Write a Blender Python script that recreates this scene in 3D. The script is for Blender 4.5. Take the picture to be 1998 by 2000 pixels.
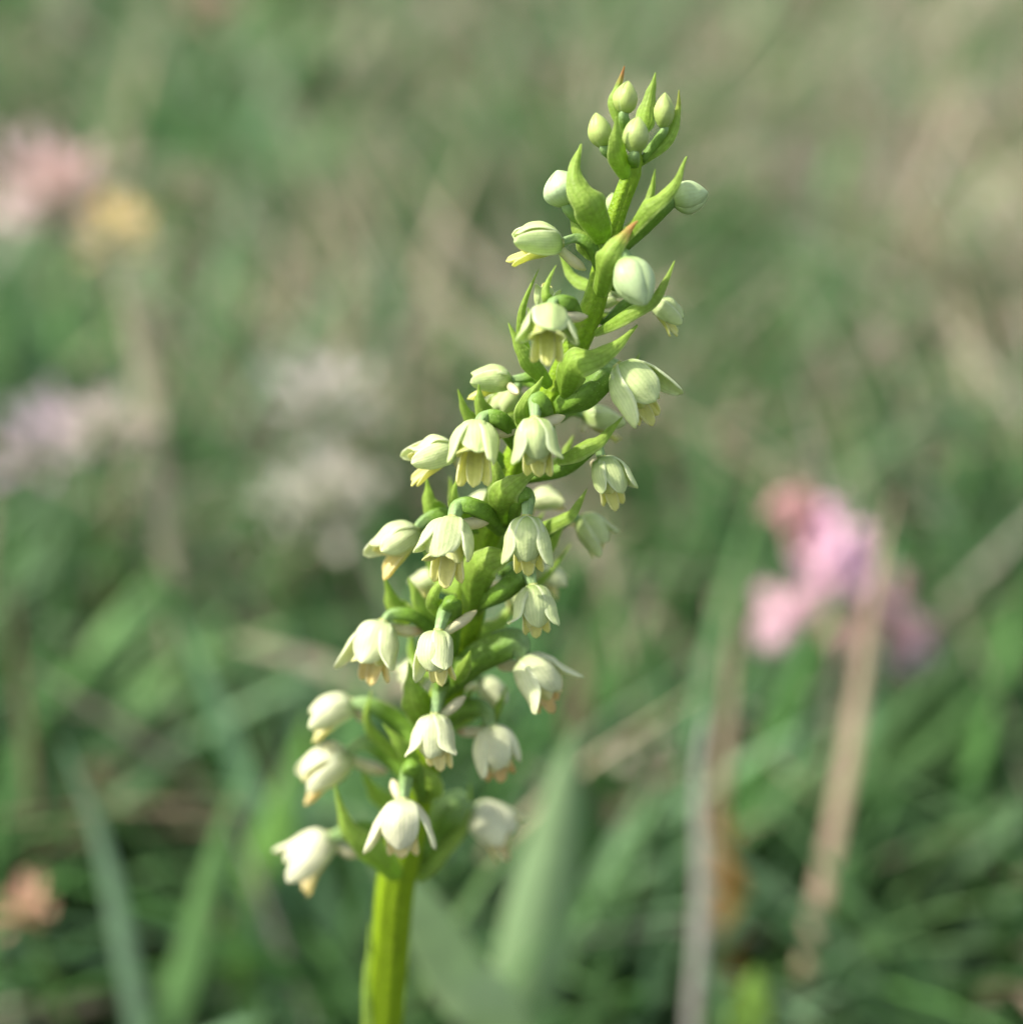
import bpy, math, random
import numpy as np
from mathutils import Vector, Matrix, noise

# ------------------------------------------------------------------ scene, camera, light
# one Blender unit is one centimetre: the subject is a flower spike about 7 cm tall
sc = bpy.context.scene
sc.unit_settings.system = 'METRIC'
sc.unit_settings.scale_length = 0.01
for o in list(bpy.data.objects):
    bpy.data.objects.remove(o)
COL = sc.collection
R = math.radians

PITCH = R(25.0)
DIST = 13.0
HALF = 3.75 / 13.0                       # tangent of half the vertical field of view
FWD = Vector((0, math.cos(PITCH), -math.sin(PITCH)))
UPV = Vector((0, math.sin(PITCH), math.cos(PITCH)))
RGT = Vector((1, 0, 0))
CAM = FWD * -DIST

cam = bpy.data.cameras.new('camera')
cam.sensor_fit = 'VERTICAL'
cam.sensor_height = 36.0
cam.lens = 18.0 / HALF
cam.clip_start = 0.5
cam.clip_end = 20000.0
cam.dof.use_dof = True
cam.dof.focus_distance = 12.65
cam.dof.aperture_fstop = cam.lens * 1e-3 / 0.51   # a 5.1 mm wide entrance pupil
camo = bpy.data.objects.new('camera', cam)
camo.location = CAM
camo.rotation_euler = (math.pi / 2 - PITCH, 0, 0)
COL.objects.link(camo)
sc.camera = camo

SUN_AZ, SUN_EL = R(-90.0), R(50.0)       # azimuth clockwise from +Y: light comes from the left
w = bpy.data.worlds.new('World')
sc.world = w
w.use_nodes = True
wn = w.node_tree.nodes
sky = wn.new('ShaderNodeTexSky')
sky.sky_type = 'NISHITA'
sky.sun_disc = False
sky.sun_elevation = SUN_EL
sky.sun_rotation = SUN_AZ
sky.dust_density = 2.0
veil = wn.new('ShaderNodeHueSaturation')   # thin bright cloud: a whiter sky
veil.inputs['Saturation'].default_value = 0.55
w.node_tree.links.new(sky.outputs[0], veil.inputs['Color'])
w.node_tree.links.new(veil.outputs[0], wn['Background'].inputs[0])
wn['Background'].inputs[1].default_value = 0.135
sun = bpy.data.lights.new('sun', 'SUN')
sun.energy = 3.4
sun.angle = R(2.0)
sun.color = (1.0, 0.95, 0.86)
suno = bpy.data.objects.new('sun', sun)
sdir = Vector((math.sin(SUN_AZ) * math.cos(SUN_EL), math.cos(SUN_AZ) * math.cos(SUN_EL), math.sin(SUN_EL)))
suno.rotation_euler = (-sdir).to_track_quat('-Z', 'Y').to_euler()
suno.location = sdir * 200
COL.objects.link(suno)

sc.view_settings.view_transform = 'Standard'
sc.view_settings.look = 'None'
sc.view_settings.gamma = 1.0
sc.view_settings.use_curve_mapping = False
sc.view_settings.exposure = 1.05
sc.render.engine = 'CYCLES'
sc.cycles.use_denoising = True
sc.cycles.max_bounces = 10
sc.cycles.diffuse_bounces = 6
sc.cycles.transmission_bounces = 6
sc.cycles.sample_clamp_indirect = 6

# ------------------------------------------------------------------ helpers
rnd = random.Random(7)
nrs = np.random.RandomState(11)
GROUND = -15.0


def ray(px, py):
    return FWD + RGT * ((px - 999.0) / 1000.0 * HALF) + UPV * ((1000.0 - py) / 1000.0 * HALF)


def at(px, py, y):
    """the place at depth y (cm behind the spike) on the line of sight of a point of the photograph"""
    d = ray(px, py)
    return CAM + d * ((y - CAM.y) / d.y)


def px_size(p):
    """centimetres per photograph pixel at a place"""
    return (p - CAM).dot(FWD) * HALF / 1000.0


def D(ix, iy, iz):
    return (RGT * ix + UPV * iy - FWD * iz).normalized()


def C1(x, y): return (950 + x / 3.86, 100 + y / 3.86)
def C2(x, y): return (880 + x / 3.86, 450 + y / 3.86)
def C3(x, y): return (700 + x / 3.217, 700 + y / 3.217)
def C4(x, y): return (550 + x / 3.217, 1100 + y / 3.217)


def tag(o, label=None, cat=None, group=None, kind=None):
    for k, v in (('label', label), ('category', cat), ('group', group), ('kind', kind)):
        if v:
            o[k] = v
    return o


def link(name, me, parent=None, mats=()):
    o = bpy.data.objects.new(name, me)
    for m in mats:
        me.materials.append(m)
    COL.objects.link(o)
    if parent is not None:
        o.parent = parent
        o.matrix_parent_inverse.identity()
        ob = parent
        off = Vector((0, 0, 0))
        while ob is not None:
            off += ob.location
            ob = ob.parent
        if me is not None:
            me.transform(Matrix.Translation(-off))
    return o


def empty(name, loc):
    o = bpy.data.objects.new(name, None)
    o.location = loc
    o.empty_display_size = 0.5
    COL.objects.link(o)
    return o


class MB:
    """collects grids (with uv) into one mesh"""

    def __init__(self):
        self.v, self.f, self.uv = [], [], []

    def grid(self, rows, closed=False, cap0=False, cap1=False, uvf=None):
        n0 = len(self.v)
        nt, nv = len(rows), len(rows[0])
        for i, r in enumerate(rows):
            for j, p in enumerate(r):
                self.v.append(tuple(p))
                self.uv.append((j / max(1, nv - (0 if closed else 1)), i / (nt - 1)))
        for i in range(nt - 1):
            for j in range(nv if closed else nv - 1):
                k = (j + 1) % nv
                self.f.append((n0 + i * nv + j, n0 + i * nv + k, n0 + (i + 1) * nv + k, n0 + (i + 1) * nv + j))
        if cap0:
            self.f.append(tuple(n0 + j for j in reversed(range(nv))))
        if cap1:
            self.f.append(tuple(n0 + (nt - 1) * nv + j for j in range(nv)))
        return self

    def mesh(self, name):
        me = bpy.data.meshes.new(name)
        me.from_pydata(self.v, [], self.f)
        ul = me.uv_layers.new(name='UVMap')
        for lp in me.loops:
            ul.data[lp.index].uv = self.uv[lp.vertex_index]
        me.polygons.foreach_set('use_smooth', [True] * len(me.polygons))
        me.update()
        return me

    def build(self, name, mat, parent=None, solid=None, sub=0):
        o = link(name, self.mesh(name), parent, (mat,))
        if solid:
            m = o.modifiers.new('thickness', 'SOLIDIFY')
            m.thickness = solid
            m.offset = 0
            m.use_even_offset = False
        if sub:
            m = o.modifiers.new('smooth', 'SUBSURF')
            m.levels = sub
            m.render_levels = sub
        return o


def spline(pts, n):
    """Catmull-Rom through points, n samples"""
    P = [np.array(p, float) for p in pts]
    if len(P) == 2:
        return [Vector(P[0] + (P[1] - P[0]) * i / (n - 1)) for i in range(n)]
    P = [2 * P[0] - P[1]] + P + [2 * P[-1] - P[-2]]
    segs = len(P) - 3
    out = []
    for i in range(n):
        s = i / (n - 1) * segs
        k = min(int(s), segs - 1)
        t = s - k
        a, b, c, d = P[k:k + 4]
        q = 0.5 * ((2 * b) + (c - a) * t + (2 * a - 5 * b + 4 * c - d) * t * t + (3 * b - a - 3 * c + d) * t ** 3)
        out.append(Vector(q))
    return out


def lerp_list(vals, t):
    s = t * (len(vals) - 1)
    k = min(int(s), len(vals) - 2)
    return vals[k] + (vals[k + 1] - vals[k]) * (s - k)


def smooth_list(vals, t):
    return spline([(v, 0, 0) for v in vals], 41)[int(round(t * 40))].x


def tube_rows(pts, radii, n=24, seg=10, ribs=0, rib_amp=0.0, twist=0.0):
    c = spline(pts, n)
    rows = []
    ref = None
    for i in range(n):
        T = (c[min(i + 1, n - 1)] - c[max(i - 1, 0)]).normalized()
        if ref is None:
            ref = Vector((0.3, -0.9, 0.2))
        ref = (ref - T * ref.dot(T)).normalized()
        B = T.cross(ref)
        t = i / (n - 1)
        r = smooth_list(radii, t) if len(radii) > 2 else lerp_list(radii, t)
        row = []
        for j in range(seg):
            a = 2 * math.pi * j / seg
            k = r * (1 + (rib_amp * math.cos(ribs * a + twist * t) if ribs else 0))
            row.append(c[i] + ref * (math.cos(a) * k) + B * (math.sin(a) * k))
        rows.append(row)
    return rows


# ------------------------------------------------------------------ materials
def nodes(name):
    m = bpy.data.materials.new(name)
    m.use_nodes = True
    nt = m.node_tree
    for n in list(nt.nodes):
        nt.nodes.remove(n)
    out = nt.nodes.new('ShaderNodeOutputMaterial')

    def N(t, **kw):
        n = nt.nodes.new(t)
        for k, v in kw.items():
            setattr(n, k, v)
        return n

    return m, nt, out, N, nt.links.new


def rgb(c):
    return (c[0], c[1], c[2], 1)


def plant_mat(name, base, tip, edge=None, speck=None, trans=0.35, rough=0.5, veins=0.0, scale=60.0, bump=0.15,
              young=None, old=None, tcol=None, spec=0.35, tinge=None, ramp_end=0.5, ramp_start=0.04, mottle=0.3, vscale=3.0):
    """leaf or petal tissue: colour runs base to tip along v, paler margins, fine cells and veins; part of the light passes through.
    young / old: colours the thing's own property 'age' (0 to 1) blends to"""
    m, nt, out, N, L = nodes(name)
    uv = N('ShaderNodeUVMap')
    sep = N('ShaderNodeSeparateXYZ')
    L(uv.outputs[0], sep.inputs[0])
    ramp = N('ShaderNodeValToRGB')
    ramp.color_ramp.elements[0].color = rgb(base)
    ramp.color_ramp.elements[0].position = ramp_start
    ramp.color_ramp.elements[1].color = rgb(tip)
    ramp.color_ramp.elements[1].position = ramp_end
    L(sep.outputs[1], ramp.inputs[0])
    col = ramp.outputs[0]

    def mix(fac, c, mode='MIX'):
        nonlocal col
        x = N('ShaderNodeMix', data_type='RGBA', blend_type=mode)
        if isinstance(fac, (int, float)):
            x.inputs[0].default_value = fac
        else:
            L(fac, x.inputs[0])
        L(col, x.inputs[6])
        if isinstance(c, tuple):
            x.inputs[7].default_value = rgb(c)
        else:
            L(c, x.inputs[7])
        col = x.outputs[2]

    def math_(op, a, b=None, clamp=False):
        x = N('ShaderNodeMath', operation=op, use_clamp=clamp)
        for i, q in enumerate((a, b)):
            if q is None:
                continue
            if isinstance(q, (int, float)):
                x.inputs[i].default_value = q
            else:
                L(q, x.inputs[i])
        return x.outputs[0]

    if young or old:
        age = N('ShaderNodeAttribute', attribute_type='OBJECT', attribute_name='age').outputs['Fac']
        if young:
            mix(math_('MULTIPLY', math_('SUBTRACT', 0.5, age), 2.0, True), young)
        if old:
            mix(math_('MULTIPLY', math_('SUBTRACT', age, 0.5), 2.0, True), old)
        # greener towards where it joins the ovary
        mix(math_('MULTIPLY', math_('SUBTRACT', 0.3, sep.outputs[1], True), 2.4, True), base)
    if edge:
        e = math_('MULTIPLY', math_('SUBTRACT', math_('ABSOLUTE', math_('SUBTRACT', sep.outputs[0], 0.5)), 0.36, True), 5.0, True)
        mix(e, edge)
    if tinge:                                # a withered tip, on the things that carry 'wither'
        wi = N('ShaderNodeAttribute', attribute_type='OBJECT', attribute_name='wither').outputs['Fac']
        mix(math_('MULTIPLY', math_('MULTIPLY', math_('SUBTRACT', sep.outputs[1], 0.62, True), 4.0, True), wi), tinge)
    geo = N('ShaderNodeTexCoord')
    no = N('ShaderNodeTexNoise')
    no.inputs['Scale'].default_value = 4.0
    no.inputs['Detail'].default_value = 4.0
    L(geo.outputs['Object'], no.inputs['Vector'])
    hv = N('ShaderNodeHueSaturation')
    nf = N('ShaderNodeTexNoise')
    nf.inputs['Scale'].default_value = 24.0
    nf.inputs['Detail'].default_value = 3.0
    L(geo.outputs['Object'], nf.inputs['Vector'])
    L(math_('ADD', math_('MULTIPLY', no.outputs[0], 0.5), math_('ADD', math_('MULTIPLY', nf.outputs[0], mottle), 0.75 - 0.5 * mottle)), hv.inputs['Value'])
    L(col, hv.inputs['Color'])
    col = hv.outputs[0]
    height = None
    if veins:
        wv = N('ShaderNodeTexWave', wave_type='BANDS', bands_direction='X')
        wv.inputs['Scale'].default_value = vscale
        wv.inputs['Distortion'].default_value = 1.2
        wv.inputs['Detail'].default_value = 2.0
        wv.inputs['Detail Scale'].default_value = 2.0
        L(uv.outputs[0], wv.inputs['Vector'])
        vv = math_('MULTIPLY', math_('POWER', wv.outputs['Fac'], 4.0), veins)
        mix(vv, base)
        height = wv.outputs['Fac']
    vo = N('ShaderNodeTexVoronoi')
    vo.inputs['Scale'].default_value = scale
    L(geo.outputs['Object'], vo.inputs['Vector'])
    if speck:
        s = math_('MULTIPLY', math_('SUBTRACT', 0.32, vo.outputs['Distance'], True), 2.6, True)
        n2 = N('ShaderNodeTexNoise')
        n2.inputs['Scale'].default_value = 9.0
        L(geo.outputs['Object'], n2.inputs['Vector'])
        mix(math_('MULTIPLY', s, math_('MULTIPLY', math_('SUBTRACT', n2.outputs[0], 0.42, True), 4.0, True)), speck)
    bp = N('ShaderNodeBump')
    bp.inputs['Strength'].default_value = bump
    bp.inputs['Distance'].default_value = 0.012
    h = vo.outputs['Distance']
    if height is not None:
        h = math_('ADD', h, math_('MULTIPLY', height, 0.35))
    L(h, bp.inputs['Height'])
    p = N('ShaderNodeBsdfPrincipled')
    p.inputs['Roughness'].default_value = rough
    p.inputs['Specular IOR Level'].default_value = spec
    L(col, p.inputs['Base Color'])
    L(bp.outputs[0], p.inputs['Normal'])
    tr = N('ShaderNodeBsdfTranslucent')
    if tcol:
        mix(1.0, tcol, 'MULTIPLY')
    L(col, tr.inputs[0])
    ms = N('ShaderNodeMixShader')
    ms.inputs[0].default_value = trans
    L(p.outputs[0], ms.inputs[1])
    L(tr.outputs[0], ms.inputs[2])
    L(ms.outputs[0], out.inputs[0])
    return m


M_SEPAL = plant_mat('sepal_tissue', (0.38, 0.53, 0.14), (0.70, 0.78, 0.37), edge=(0.90, 0.92, 0.68), trans=0.38, veins=0.26,
                    young=(0.56, 0.71, 0.28), old=(0.89, 0.86, 0.63), rough=0.5, bump=0.2, scale=60)
M_PETAL = plant_mat('petal_tissue', (0.48, 0.56, 0.14), (0.74, 0.76, 0.28), edge=(0.82, 0.82, 0.44), trans=0.36, veins=0.12,
                    young=(0.62, 0.72, 0.24), old=(0.86, 0.80, 0.44), rough=0.45, bump=0.12, scale=60)
M_LIP = plant_mat('lip_tissue', (0.58, 0.60, 0.08), (0.84, 0.82, 0.28), edge=(0.88, 0.87, 0.50), trans=0.42, veins=0.12,
                  young=(0.76, 0.80, 0.26), old=(0.88, 0.78, 0.42), rough=0.45, bump=0.1, scale=60, tinge=(0.66, 0.36, 0.10))
M_SPUR = plant_mat('spur_tissue', (0.66, 0.68, 0.32), (0.80, 0.74, 0.46), trans=0.3, rough=0.4, bump=0.06, scale=80, tinge=(0.62, 0.33, 0.2))
M_OVARY = plant_mat('ovary_tissue', (0.17, 0.31, 0.035), (0.38, 0.53, 0.25), speck=(0.5, 0.62, 0.2), trans=0.25, rough=0.5, bump=0.28, scale=45, veins=0.3,
                    ramp_end=1.0, ramp_start=0.5, spec=0.25, mottle=0.9)
M_BRACT = plant_mat('bract_tissue', (0.29, 0.46, 0.05), (0.43, 0.59, 0.11), edge=(0.58, 0.68, 0.26), speck=(0.62, 0.72, 0.22), trans=0.52,
                    rough=0.5, bump=0.28, scale=45, vscale=1.7, veins=0.5, tinge=(0.62, 0.30, 0.12), spec=0.25, mottle=0.8)
M_STEM = plant_mat('stem_tissue', (0.25, 0.37, 0.010), (0.23, 0.38, 0.016), speck=(0.55, 0.62, 0.1), trans=0.2, rough=0.5, bump=0.4, scale=40, veins=0.4, vscale=2.0, spec=0.25, mottle=1.0)
M_BUD = plant_mat('bud_tissue', (0.30, 0.43, 0.08), (0.50, 0.62, 0.22), edge=(0.55, 0.67, 0.29), trans=0.25, veins=0.12, rough=0.45, bump=0.12,
                  young=(0.50, 0.60, 0.16), old=(0.58, 0.72, 0.42), scale=60)


def meadow_mat(name, trans=0.35, rough=0.55):
    """blade tissue: each blade carries its own colour"""
    m, nt, out, N, L = nodes(name)
    a = N('ShaderNodeAttribute', attribute_name='blade_colour')
    no = N('ShaderNodeTexNoise')
    no.inputs['Scale'].default_value = 1.5
    hv = N('ShaderNodeHueSaturation')
    mm = N('ShaderNodeMath', operation='MULTIPLY_ADD')
    mm.inputs[1].default_value = 0.6
    mm.inputs[2].default_value = 0.7
    L(no.outputs[0], mm.inputs[0])
    L(mm.outputs[0], hv.inputs['Value'])
    L(a.outputs['Color'], hv.inputs['Color'])
    p = N('ShaderNodeBsdfPrincipled')
    p.inputs['Roughness'].default_value = 0.7
    p.inputs['Specular IOR Level'].default_value = 0.2
    tr = N('ShaderNodeBsdfTranslucent')
    L(hv.outputs[0], p.inputs['Base Color'])
    L(hv.outputs[0], tr.inputs[0])
    ms = N('ShaderNodeMixShader')
    ms.inputs[0].default_value = trans
    L(p.outputs[0], ms.inputs[1])
    L(tr.outputs[0], ms.inputs[2])
    L(ms.outputs[0], out.inputs[0])
    return m


M_GRASS = meadow_mat('grass_tissue')
_flat = {}


def flat_mat(name, c, trans=0.3, c2=None):
    if name not in _flat:
        _flat[name] = plant_mat(name, c2 or c, c, trans=trans, rough=0.55, bump=0.1, scale=20, veins=0.25)
    return _flat[name]


m, nt, out, N, L = nodes('soil_and_thatch')
tc = N('ShaderNodeTexCoord')
n1 = N('ShaderNodeTexNoise')
n1.inputs['Scale'].default_value = 0.35
n1.inputs['Detail'].default_value = 8
L(tc.outputs['Object'], n1.inputs['Vector'])
cr = N('ShaderNodeValToRGB')
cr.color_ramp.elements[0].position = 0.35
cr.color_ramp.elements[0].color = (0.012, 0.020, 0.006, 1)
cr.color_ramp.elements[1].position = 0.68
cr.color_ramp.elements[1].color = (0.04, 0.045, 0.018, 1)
L(n1.outputs[0], cr.inputs[0])
p = N('ShaderNodeBsdfPrincipled')
p.inputs['Roughness'].default_value = 0.9
L(cr.outputs[0], p.inputs['Base Color'])
bp = N('ShaderNodeBump')
bp.inputs['Distance'].default_value = 0.6
L(n1.outputs[0], bp.inputs['Height'])
L(bp.outputs[0], p.inputs['Normal'])
L(p.outputs[0], out.inputs[0])
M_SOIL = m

# ------------------------------------------------------------------ the ground
def ground_z(x, y):
    return GROUND + 0.5 * math.sin(x * 0.16 + 1.0) * math.cos(y * 0.13) + 0.25 * math.sin(x * 0.5 + y * 0.4)


rows = []
xs = [-6000, -1500, -400] + [i * 6 for i in range(-25, 26)] + [400, 1500, 6000]
ys = [-6000, -1500, -300] + [i * 6 for i in range(-12, 50)] + [400, 1500, 6000]
for y in ys:
    rows.append([Vector((x, y, ground_z(x, y))) for x in xs])
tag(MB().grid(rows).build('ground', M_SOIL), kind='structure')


# ------------------------------------------------------------------ meadow grass, far too many blades to count
def field(name, n, hmin, hmax, wmin, wmax, lean, colours, dens_pow=1.0, ymin=2.0, ymax=185.0, side=1.5, weight=None, curl=0.5, mat=None, root=0.0):
    segs = 5
    V = np.zeros((n, segs + 1, 2, 3), np.float32)
    Cc = np.zeros((n, segs + 1, 2, 4), np.float32)
    k = 0
    while k < n:
        u = nrs.rand()
        y = ymin + (ymax - ymin) * u ** dens_pow
        half = 4.5 + (y + 13) * 0.40 * side
        x = (nrs.rand() * 2 - 1) * half
        if weight is not None and nrs.rand() > weight(x, y):
            continue
        if abs(x) < 1.2 and y < 2.5:
            continue
        far = 1.0 + max(0, y - 30) / 110.0
        h = (hmin + (hmax - hmin) * nrs.rand())
        wd = (wmin + (wmax - wmin) * nrs.rand()) * far
        az = nrs.rand() * 2 * math.pi
        ln = lean * (0.25 + nrs.rand())
        d = np.array((math.cos(az), math.sin(az), 0))
        s = np.array((-math.sin(az + nrs.normal() * 0.8), math.cos(az), 0))
        z0 = ground_z(x, y) + root * nrs.rand()
        base = np.array((x, y, z0))
        c = np.array(colours[int(min(0.999, max(0, 0.5 + 0.45 * math.sin(x * 0.21 + 2 * math.sin(y * 0.11)) * math.sin(y * 0.16 + 1) + 0.28 * nrs.normal())) * len(colours))]) * (0.45 + 0.85 * nrs.rand() ** 1.3)
        cu = curl * nrs.rand()
        for i in range(segs + 1):
            t = i / segs
            hor = h * (ln * t + cu * t * t)
            ver = h * (t - 0.45 * (ln + cu) * t * t * 0.8)
            ww = wd * (0.75 + 0.25 * math.sin(math.pi * min(1, t * 1.6))) * (1 - t ** 3) * 0.5 + 0.01
            pnt = base + d * hor + np.array((0, 0, max(ver, 0.02 * i)))
            V[k, i, 0] = pnt - s * ww
            V[k, i, 1] = pnt + s * ww
            Cc[k, i, :, :3] = c
        k += 1
    Cc[..., 3] = 1
    nv = n * (segs + 1) * 2
    idx = np.arange(nv).reshape(n, segs + 1, 2)
    F = np.stack([idx[:, :-1, 0], idx[:, :-1, 1], idx[:, 1:, 1], idx[:, 1:, 0]], -1).reshape(-1, 4)
    me = bpy.data.meshes.new(name)
    me.vertices.add(nv)
    me.vertices.foreach_set('co', V.reshape(-1))
    me.loops.add(F.size)
    me.loops.foreach_set('vertex_index', F.reshape(-1).astype(np.int32))
    me.polygons.add(len(F))
    me.polygons.foreach_set('loop_start', np.arange(0, F.size, 4, dtype=np.int32))
    me.polygons.foreach_set('loop_total', np.full(len(F), 4, np.int32))
    me.polygons.foreach_set('use_smooth', np.ones(len(F), bool))
    at_ = me.color_attributes.new('blade_colour', 'FLOAT_COLOR', 'POINT')
    at_.data.foreach_set('color', Cc.reshape(-1))
    me.update()
    me.validate()
    return link(name, me, None, (mat or M_GRASS,))


GREENS = [(0.11, 0.22, 0.05), (0.14, 0.27, 0.07), (0.17, 0.29, 0.10), (0.07, 0.16, 0.045), (0.16, 0.26, 0.11), (0.21, 0.31, 0.09)]
BLUEGR = [(0.15, 0.27, 0.11), (0.21, 0.34, 0.16), (0.10, 0.20, 0.08)]
STRAW = [(0.62, 0.52, 0.36), (0.56, 0.45, 0.31), (0.68, 0.59, 0.44), (0.48, 0.36, 0.24), (0.58, 0.52, 0.41)]

DEEP = [(0.045, 0.125, 0.03), (0.065, 0.16, 0.04), (0.085, 0.21, 0.05), (0.12, 0.275, 0.07), (0.115, 0.245, 0.08), (0.16, 0.315, 0.11), (0.15, 0.295, 0.14), (0.20, 0.355, 0.125), (0.22, 0.37, 0.185)]


def lump(x, y, f, a, b):
    return math.sin(x * f + a + 1.7 * math.sin(y * f * 0.7 + b)) * math.sin(y * f * 0.8 + b + 1.3 * math.sin(x * f * 0.6 + a))


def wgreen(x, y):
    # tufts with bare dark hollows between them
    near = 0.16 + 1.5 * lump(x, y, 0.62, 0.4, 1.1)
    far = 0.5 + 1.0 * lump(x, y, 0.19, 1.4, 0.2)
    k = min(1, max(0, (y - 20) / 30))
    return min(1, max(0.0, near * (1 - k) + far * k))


def wdry(x, y):
    # dry grass stands thicker to the right and in patches
    a = 0.17 + 0.14 * math.tanh(x / (6 + 0.12 * y)) + (0.48 if x > 0 else 0.44) * lump(x, y, 0.40 - 0.22 * min(1, y / 60), 2.0, 0.3)
    a *= min(1, max(0, (y - 13) / 20)) * (1 - 0.5 * min(1, max(0, (y - 55) / 60)))
    return min(1, max(0.05, a)) if y > 10 else 0.0


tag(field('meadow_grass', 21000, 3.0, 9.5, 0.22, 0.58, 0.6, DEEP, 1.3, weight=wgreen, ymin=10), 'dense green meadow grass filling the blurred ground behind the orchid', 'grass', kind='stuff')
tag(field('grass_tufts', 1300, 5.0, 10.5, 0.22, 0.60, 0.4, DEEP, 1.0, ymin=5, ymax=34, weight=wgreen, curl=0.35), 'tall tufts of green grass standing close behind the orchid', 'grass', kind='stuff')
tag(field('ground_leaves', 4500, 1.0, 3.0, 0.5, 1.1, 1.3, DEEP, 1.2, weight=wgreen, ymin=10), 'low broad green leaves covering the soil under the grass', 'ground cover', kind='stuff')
tag(field('dry_grass', 6800, 4.0, 12.0, 0.10, 0.38, 0.9, STRAW, 1.3, weight=wdry), 'scattered straw coloured dry grass among the green blades', 'dry grass', kind='stuff')


# ------------------------------------------------------------------ single blades, stalks and flowers of the meadow that can be told apart
def ribbon_rows(pts, wid, n=18, nv=5, face=None, fold=0.18, prof=None):
    c = spline(pts, n)
    rows = []
    for i in range(n):
        T = (c[min(i + 1, n - 1)] - c[max(i - 1, 0)]).normalized()
        F = (face or D(-0.6, 0.5, 0.6))
        F = (F - T * F.dot(T)).normalized()
        S = T.cross(F)
        t = i / (n - 1)
        w_ = wid * (prof(t) if prof else 1)
        rows.append([c[i] + S * (w_ * (j / (nv - 1) - 0.5)) - F * (abs(j / (nv - 1) - 0.5) * 2) ** 1.5 * fold * w_ for j in range(nv)])
    return rows


def down(p, lx=0.0, ly=0.0):
    """foot on the ground below a place"""
    return Vector((p.x + lx, p.y + ly, ground_z(p.x + lx, p.y + ly) - 0.2))


def blade(name, pix, y, wpx, colr, label, cat, foot=(0, 0), face=None, y2=None, taper=True, trans=0.35, rooted=True):
    """pix runs from the foot end to the tip"""
    n = len(pix)
    if foot == 'ground':
        d0 = ray(*pix[0])
        y0 = CAM.y + d0.y * ((GROUND - 0.3 - CAM.z) / d0.z)
        ps = [at(px, py, y0 + (y - y0) * i / (n - 1)) for i, (px, py) in enumerate(pix)]
        rooted = False
    else:
        ps = [at(px, py, y + ((y2 or y) - y) * i / (n - 1)) for i, (px, py) in enumerate(pix)]
    if rooted:
        ps = [down(ps[0], *foot)] + ps
    wcm = wpx * px_size(ps[-1])
    if face is None:
        face = D(-0.55, 0.3, 0.8) if abs(pix[-1][0] - pix[0][0]) < 0.45 * abs(pix[-1][1] - pix[0][1]) else D(0.1, 0.6, 0.8)
    pr = (lambda t: (0.7 + 0.3 * math.sin(math.pi * min(1, t * 1.3))) * (1 - max(0, (t - 0.55) / 0.45) ** 2.2) + 0.04) if taper else (lambda t: 1)
    o = MB().grid(ribbon_rows(ps, wcm, 22, 5, face, prof=pr)).build(name, flat_mat('blade_tissue_%d' % len(_flat), colr, trans), None, solid=0.02, sub=1)
    root = ps[0].copy()
    o.data.transform(Matrix.Translation(-root))
    o.location = root
    return tag(o, label, cat, 'single blades and stalks told apart in the meadow')


PALE = (0.31, 0.45, 0.22)
TAN = (0.64, 0.52, 0.36)
blade('grass_blade', [(1010, 2060), (1035, 1850), (1085, 1620), (1125, 1420)], 5.5, 150, PALE, 'broad pale green grass blade rising just right of the orchid stem', 'grass blade', face=D(-0.15, 0.3, 1))
blade('grass_blade', [(1000, 2080), (900, 1910), (810, 1760), (690, 1580)], 4.5, 135, (0.46, 0.60, 0.28), 'broad pale green blade leaning left behind the orchid stem', 'grass blade', face=D(0.1, 0.5, 1))
blade('dried_grass', [(400, 1530), (310, 1460), (190, 1380), (50, 1295)], 12.5, 88, (0.60, 0.50, 0.35), 'wide tan dry blade lying diagonally at the lower left', 'dry grass', foot=(2.0, 2.5), y2=7.5)
blade('dry_stalk', [(1080, 830), (960, 690), (800, 540), (650, 265)], 22, 62, (0.80, 0.72, 0.50), 'long tan stalk slanting up left behind the middle flowers', 'dry stalk', foot=(3, 5), y2=15, face=D(-0.75, 0.1, 0.6))
blade('dry_stalk', [(1120, 700), (980, 560), (850, 420), (735, 235)], 26, 50, (0.82, 0.72, 0.56), 'thinner tan stalk parallel above the long slanting one', 'dry stalk', foot=(3, 5), y2=18, face=D(-0.75, 0.1, 0.6))
blade('dry_stalk', [(1560, 1960), (1610, 1700), (1660, 1450), (1700, 1180), (1745, 960)], 8, 40, (0.47, 0.36, 0.25), 'tan upright stalk crossing in front of the pink flower', 'dry stalk', y2=10.5)
blade('dry_stalk', [(1385, 1780), (1400, 1560), (1420, 1380), (1440, 1170)], 9.5, 40, (0.46, 0.36, 0.24), 'short tan stalk left of the pink flower', 'dry stalk', y2=10)
blade('dry_stalk', [(1345, 2040), (1362, 1850), (1366, 1680), (1362, 1500), (1385, 1380)], 6.5, 36, (0.50, 0.48, 0.42), 'pale grey upright stalk at the lower right', 'dry stalk')
blade('dry_stalk', [(1650, 1080), (1610, 960), (1580, 840), (1548, 700)], 13, 22, (0.5, 0.47, 0.36), 'very thin pale stalk above the pink flower', 'dry stalk')
blade('dry_stalk', [(860, 1390), (720, 1335), (590, 1285), (440, 1250)], 13, 46, (0.58, 0.49, 0.35), 'tan stalk lying nearly level left of the orchid', 'dry stalk')
blade('dry_leaf', [(1420, 1800), (1425, 1720), (1415, 1640), (1400, 1560)], 9, 64, (0.34, 0.17, 0.04), 'orange brown withered leaf beside the grey stalk', 'dry leaf')
blade('dry_stalk', [(75, 1700), (55, 1500), (35, 1300), (20, 1120)], 11, 34, (0.26, 0.18, 0.11), 'brown upright stalk at the far left', 'dry stalk')
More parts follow.
